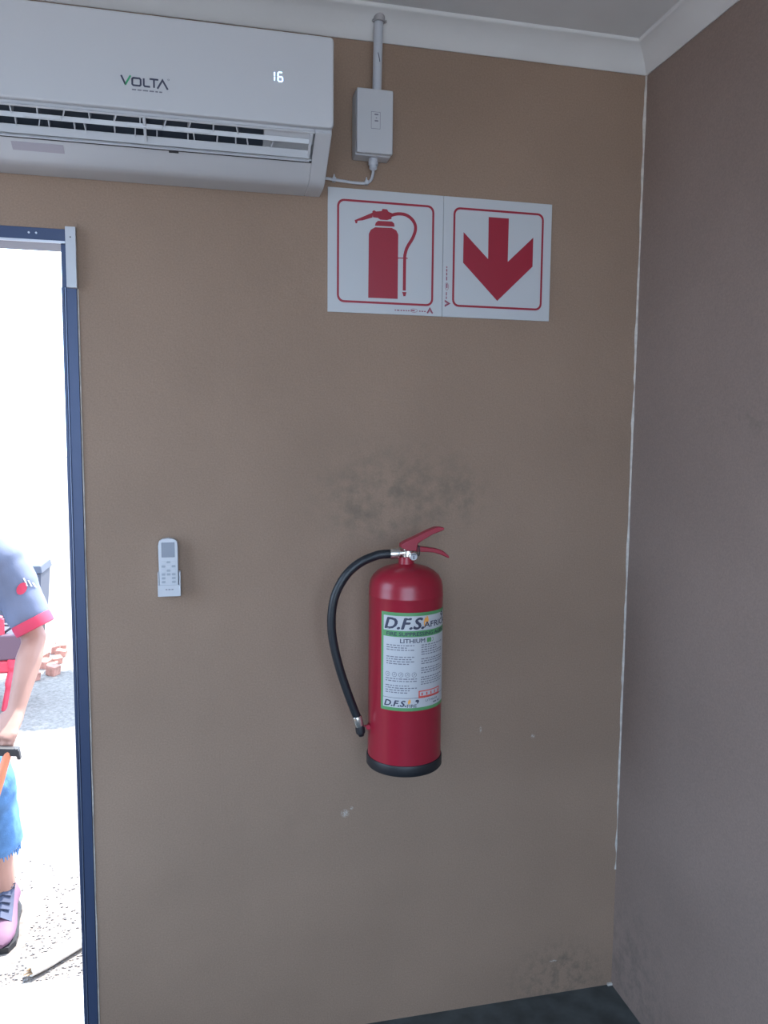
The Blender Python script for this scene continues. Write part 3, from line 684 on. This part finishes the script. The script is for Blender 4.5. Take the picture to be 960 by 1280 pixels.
for a, c in (((-1.2, .385), (-1.10, .46)), ((-1.2, .44), (-1.11, .43)), ((-1.11, .385), (-1.11, .46))): b.tube([(a[0], 3.02, a[1]), (c[0], 3.02, c[1])], .007, 8)
b.build('wire_stay', M_['iron'], mc)
b = MB(); b.tube([(-1.45, 2.95, .07), (-1.36, 2.95, .07)], .15, 28); b.build('wheel', M_['rubber'], mc, smooth=True)
b = MB(); b.tube([(-1.46, 2.95, .07), (-1.35, 2.95, .07)], .07, 20); b.build('wheel_hub', M_['alulight'], mc, smooth=True)
# unseen tree added only to cast the dark patch on the ground
tr = thing('added_shade_tree', (.35, 4.4, GZ), 'unseen leafy tree added right of the doorway to shade the ground outside', 'tree')
TC = Vector((.30, 4.5, 2.25))
b = MB(); b.tube(smooth_path([(.38, 4.6, GZ-.02), (.36, 4.58, .6), (.32, 4.52, 1.3), (.3, 4.5, 2.0)]), [.075]*6+[.06]*6+[.05]*7, 10)
for q in range(5): b.tube([(.31, 4.52, 1.5), TC+Vector((.7*math.cos(q*1.26), .3*math.sin(q*1.26), .1))], [.03, .012], 8)
b.build('trunk', M_['bark'], tr, smooth=True)
b = MB(); rl = random.Random(5)
for i in range(9000):
    d = Vector((rl.gauss(0, 1), rl.gauss(0, 1), rl.gauss(0, 1))).normalized()*rl.random()**.4
    c = TC+Vector((d.x*1.2, d.y*.55, d.z*.42)); s_ = rl.uniform(.04, .075)
    a1 = Vector((rl.gauss(0, 1), rl.gauss(0, 1), rl.gauss(0, .6))).normalized(); a2 = a1.cross(Vector((rl.gauss(0, 1), rl.gauss(0, 1), 1))).normalized()
    b.add([c-a1*s_, c-a2*s_*.45, c+a1*s_, c+a2*s_*.45], [(0, 1, 2, 3)])
b.build('foliage', M_['leaf'], tr, kind='stuff', fix=False)

# ------------------------------------------------------------------ person bending forward outside
pe = thing('person', (-.86, .85, GZ), 'person in dark shirt with red cuffs and denim bending forward outside the doorway', 'person')
def body_mesh(mb, name, mats, vox, parent, smooth_it=4):
    o = mb.build(name, mats, None)
    md = o.modifiers.new('r', 'REMESH'); md.mode = 'VOXEL'; md.voxel_size = vox
    m2 = o.modifiers.new('s', 'SMOOTH'); m2.iterations = smooth_it; m2.factor = .5
    dg = bpy.context.evaluated_depsgraph_get(); dg.update(); me = bpy.data.meshes.new_from_object(o.evaluated_get(dg))
    o.modifiers.clear(); o.data = me; org = ORG[parent.name]
    for v in me.vertices: v.co -= org
    for p in me.polygons: p.use_smooth = True
    o.parent = parent; ORG[o.name] = org
    return o
HIP = Vector((-.98, 1.19, .86)); CH = Vector((-.90, 1.0, 1.10)); NK = Vector((-.885, .88, 1.20)); HD = Vector((-.90, .79, 1.30))
SL, EL, WL = Vector((-.70, .955, 1.14)), Vector((-.588, .925, .872)), Vector((-.622, .79, .672))
SR, ER_, WR = Vector((-1.09, .95, 1.13)), Vector((-1.20, .93, .86)), Vector((-1.10, .80, .665))
KL, KR = Vector((-.722, .80, .44)), Vector((-1.09, .83, .43))
AL, AR = Vector((-.692, .835, .035)), Vector((-1.09, .93, .035))
b = MB()
b.tube([HIP+Vector((0, .02, -.06)), HIP, (HIP+CH)/2, CH, CH.lerp(NK, .6)], [(.14, .11), (.16, .12), (.145, .10), (.17, .115), (.12, .08)], 18, ref=(1, 0, 0), rnd=True)
b.tube([CH.lerp(NK, .5), NK, HD+Vector((0, .03, -.03))], [.065, .057, .055], 14)
b.tube([CH+Vector((-.12, 0, .03)), SR], [.07, .058], 12, rnd=True); b.tube([CH+Vector((.12, 0, .03)), SL], [.07, .058], 12, rnd=True)
for S_, E_, W_ in ((SL, EL, WL), (SR, ER_, WR)):
    b.tube([S_, S_.lerp(E_, .5), E_, E_.lerp(W_, .3), E_.lerp(W_, .7), W_, W_+(W_-E_)*.12], [.052, .047, .041, .043, .034, (.029, .025), (.03, .023)], 14, rnd=True)
for K_, A_, sx in ((KL, AL, .10), (KR, AR, -.10)):
    h = HIP+Vector((sx, -.01, -.02))
    b.tube(smooth_path([h, h.lerp(K_, .5)+Vector((-.03, 0, 0)), K_], 4)[:-1]+[K_, K_.lerp(A_, .3), K_.lerp(A_, .75), A_], [.07]*4+[.06]*4+[.054, .058, .042, .037], 14, rnd=True)
    b.tube([A_+Vector((0, .03, -.06)), A_+Vector((.01, -.06, -.07)), A_+Vector((.018, -.13, -.08))], [.030, .027, .017], 12, rnd=True)
# head looking down at the work
RX = Matrix.Rotation(math.radians(38), 3, 'X')
def hd(v): return HD+RX @ Vector(v)
b.ell(HD, .075, .095, .115, 14, rot=RX); b.ell(hd((0, -.045, -.06)), .056, .055, .06, 10, rot=RX)
b.tube([hd((0, -.09, .015)), hd((0, -.113, -.022))], [.008, .015], 8, rnd=True); b.tube([hd((-.022, -.092, -.058)), hd((.022, -.092, -.058))], .0085, 8, rnd=True)
for sx in (-1, 1):
    b.ell(hd((sx*.078, .005, -.005)), .01, .022, .032, 8, rot=RX); b.tube([hd((sx*.014, -.09, .028)), hd((sx*.045, -.082, .028))], .008, 8, rnd=True)
# hands
def hand(Wp, Kp, kx, side):
    """palm to the knuckle line at Kp (kx runs from little finger to index), fingers curling round, thumb on the index side"""
    f = (Kp-Wp).normalized(); kx = (kx-f*kx.dot(f)).normalized(); nb = f.cross(kx)*side   # nb: back of hand
    if nb.y > 0: nb = -nb
    b.tube([Wp, Wp.lerp(Kp, .5), Kp], [(.026, .024), (.038, .018), (.042, .015)], 14, ref=kx, rnd=True)
    for i, (off, ln) in enumerate(((-.033, .8), (-.011, .95), (.011, 1.0), (.033, .93))):
        k0 = Kp+kx*off; p1 = k0+f*.036*ln-nb*.008; p2 = p1+f*.008*ln-nb*.028*ln; p3 = p2-f*.018*ln-nb*.012*ln
        b.tube([k0-f*.012, k0+nb*.002, p1, p2, p3], [.0095, .0105, .0092, .0085, .0075], 10, rnd=True)
    t0 = Wp.lerp(Kp, .3)+kx*.03-nb*.006; t1 = t0+kx*.022+f*.026-nb*.014; t2 = t1+f*.030-nb*.016-kx*.006; t3 = t2+f*.018-nb*.008-kx*.01
    b.tube([t0, t1, t2, t3], [.014, .0115, .0105, .009], 10, rnd=True)
hand(WL, Vector((-.645, .722, .618)), Vector((-1, .1, .1)), 1)
hand(WR, Vector((-1.09, .745, .59)), Vector((1, .1, .05)), -1)
body = body_mesh(b, 'body', M_['skin'], .0048, pe, 5)
for sx in (-1, 1):
    q = MB(); q.ell(hd((sx*.03, -.0845, .012)), .0095, .006, .006, 8, rot=RX); e = q.build('eye', M_['eye'], pe, smooth=True)
    q = MB(); q.ell(hd((sx*.03, -.0895, .011)), .004, .0025, .004, 6, rot=RX); q.build('pupil', M_['hair'], e, smooth=True)
q = MB(); rings = []
for i in range(9):
    a = math.radians(5+i*11)
    rings.append([hd((.0785*math.sin(a)*math.cos(t*PI/12), .012+.096*math.sin(a)*math.sin(t*PI/12), .008+.115*math.cos(a)+(-.03 if math.sin(t*PI/12) > .3 else .0)*(i/8))) for t in range(24)])
q.loft(rings); q.build('hair', M_['hair'], pe, smooth=True)
# shirt
b = MB()
b.tube([HIP+Vector((0, .01, .0)), HIP.lerp(CH, .35), HIP.lerp(CH, .75), CH, CH.lerp(NK, .55)], [(.172, .135), (.168, .13), (.185, .135), (.19, .135), (.13, .095)], 26, ref=(1, 0, 0))
b.tube([(-.80, .99, 1.10), (-.775, .985, 1.04), (-.768, .98, .965)], [.10, .098, .09], 18)
LC, RC = Vector((-.5925, .925, .93)), Vector((-1.19, .93, .915))
for S_, C_, s_ in ((SL, LC, 1), (SR, RC, -1)):
    b.tube(smooth_path([CH+Vector((.06*s_, .0, .03)), S_+Vector((-.03*s_, .012, .022)), S_+Vector((.02*s_, -.004, -.03)), S_.lerp(C_, .55)+Vector((.006*s_, 0, 0)), C_], 4), [.10]*4+[.088]*4+[.078]*4+[.07]*4+[.063], 18, rnd=False)
shirt = body_mesh(b, 'shirt', M_['shirt'], .009, pe, 6)
for v in shirt.data.vertices:
    n_ = noise.noise(v.co*9)*.006+noise.noise(v.co*23)*.0025; v.co += v.normal*n_
for S_, C_ in ((SL, LC), (SR, RC)):
    d = (C_-S_.lerp(C_, .55)).normalized()
    q = MB(); q.tube([C_-d*.012, C_+d*.0, C_+d*.024, C_+d*.026], [.066, .0675, .066, .058], 22); q.build('sleeve_trim', M_['shirtred'], shirt, smooth=True, label='red sleeve trim')
q = MB(); q.tube([CH.lerp(NK, .5), CH.lerp(NK, .66)], [(.082, .072), (.072, .066)], 18, ref=(1, 0, 0)); q.build('collar', M_['shirtred'], shirt, smooth=True)
# emblem on the sleeve: red blob and pale strokes lying on the cloth
from mathutils.bvhtree import BVHTree
bvh = BVHTree.FromPolygons([v.co.copy() for v in shirt.data.vertices], [list(p.vertices) for p in shirt.data.polygons])
org = ORG[pe.name]; eyep = Vector((-.25, -.5, 1.25))
def on_cloth(x, z):
    p = Vector((x, .9, z)); d = (p-eyep).normalized(); h = bvh.ray_cast(eyep-org, d)
    return (h[0]+org-d*.003) if h[0] else p
def patch(name, poly, m):
    q = MB(); c = (sum(p[0] for p in poly)/len(poly), sum(p[1] for p in poly)/len(poly)); n = len(poly)
    q.add([on_cloth(*p) for p in poly]+[on_cloth(*c)], [(i, (i+1) % n, n) for i in range(n)]); q.build(name, m, shirt, fix=False)
EMX, EMZ = -.617, 1.053
patch('sleeve_emblem', [(EMX+.017*math.cos(i*PI/6)+.006*math.sin(i*PI/6), EMZ+.021*math.sin(i*PI/6)) for i in range(12)], M_['shirtred'])
for k in range(3):
    x, z = EMX+.012+k*.0145, EMZ+.022-k*.006; hh = .014-.003*k
    patch('sleeve_emblem', [(x+.003, z-hh), (x+.008, z-hh), (x-.002, z+hh), (x-.007, z+hh)], M_['shirtwhite'])
# denim
b = MB()
b.tube([HIP+Vector((0, .0, .09)), HIP, HIP+Vector((0, .01, -.10))], [(.165, .125), (.172, .138), (.15, .12)], 22, ref=(1, 0, 0))
for K_, A_, sx in ((KL, AL, .095), (KR, AR, -.095)):
    h = HIP+Vector((sx, 0, -.03)); hm = K_.lerp(A_, .64)
    b.tube(smooth_path([h, h.lerp(K_, .5)+Vector((-.03, 0, 0)), K_+Vector((0, -.008, .03)), K_.lerp(A_, .3), hm], 4), [.10]*4+[.085]*4+[.080]*4+[.082]*4+[.066], 18)
jean = body_mesh(b, 'denim_trousers', M_['denim'], .009, pe, 5)
for v in jean.data.vertices:
    v.co += v.normal*(noise.noise(v.co*Vector((16, 16, 11)))*.007+noise.noise(v.co*34)*.003)
q = MB(); rq = random.Random(9)
for K_, A_ in ((KL, AL), (KR, AR)):
    hm = K_.lerp(A_, .64)
    for i in range(40):
        a = i*2*PI/40; c = hm+Vector((.066*math.cos(a), .066*math.sin(a), .004)); q.tube([c, c+Vector((rq.uniform(-.004, .004), rq.uniform(-.004, .004), -rq.uniform(.008, .022)))], [.004, .0012], 4)
q.build('frayed_hem', M_['denim'], jean, kind='stuff')
# shoes
for A_, dx in ((AL, .022), (AR, .005)):
    c = Vector((A_.x, A_.y, GZ))
    def ring(y, hw, zt, zb, ox): return [c+Vector((ox+hw*math.cos(t*PI/10)*(1.0), y, zb+(zt-zb)*(.5+.5*math.sin(t*PI/10)))) for t in range(20)]
    b = MB(); b.loft([ring(.085, .02, .05, .016, 0), ring(.075, .034, .085, .014, 0), ring(.04, .040, .125, .014, 0), ring(-.01, .042, .13, .014, .002), ring(-.05, .045, .098, .014, .006), ring(-.10, .049, .072, .014, .012), ring(-.145, .047, .060, .014, .017), ring(-.175, .036, .048, .015, .02), ring(-.19, .018, .034, .018, .021)])
    sh = b.build('shoe', M_['shoe'], pe, smooth=True)
    b = MB(); b.loft([[c+Vector((v.x*1.04, v.y*1.03, z)) for v in [Vector((ox+hw*math.cos(t), y, 0)) for t in (0, PI) for (y, hw, ox) in (((.085, .022, 0), (.04, .042, 0), (-.02, .044, .003), (-.1, .05, .012), (-.15, .048, .017), (-.185, .03, .021)) if t == 0 else ((-.185, .03, .021), (-.15, .048, .017), (-.1, .05, .012), (-.02, .044, .003), (.04, .042, 0), (.085, .022, 0)))]] for z in (0, .02)])
    b.build('sole', M_['rubber'], sh, label='dark sole')
    b = MB(); b.loft([[c+Vector((ox+k, y, z-abs(k)*.55+.003)) for k in (-.034, -.018, 0, .018, .034)] for y, z, ox in ((-.005, .150, .003), (-.03, .125, .005), (-.06, .101, .008), (-.09, .086, .011), (-.115, .0765, .014))], caps=False, closed=False)
    b.build('tongue', M_['tongue'], sh, smooth=True, label='slate blue shoe upper')
    b = MB()
    for y, z, ox in ((-.022, .136, .004), (-.042, .118, .006), (-.062, .105, .008), (-.084, .094, .010)): b.tube([c+Vector((ox-.025, y, z-.010)), c+Vector((ox, y-.004, z)), c+Vector((ox+.025, y, z-.010))], .003, 6)
    b.tube([c+Vector((.026, -.012, .13)), c+Vector((.04, -.02, .138)), c+Vector((.036, -.02, .122)), c+Vector((.028, -.014, .128))], .0022, 6)
    b.build('laces', M_['tongue'], sh)
# tool under the hand
tl = thing('hand_tool', (-.63, .685, .575), 'tool with dark head and orange handle held under the bending hand', 'tool')
b = MB(); b.obox((-.632, .682, .574), (.037, .004, -.006), (0, .013, 0), (.001, 0, .0125)); b.prism([(-.606, .585), (-.592, .575), (-.588, .545), (-.598, .545), (-.602, .562), (-.614, .566)], lambda u, v, d: (u, d, v), .672, .692)
b.build('tool_head', M_['iron'], tl, bevel=.003)
b = MB(); b.tube([(-.626, .682, .572), (-.645, .645, .49), (-.672, .60, .39), (-.70, .55, .28)], [.0125, .0135, .014, .015], 12, rnd=True); b.build('tool_handle', M_['handle'], tl, smooth=True, label='orange handle')
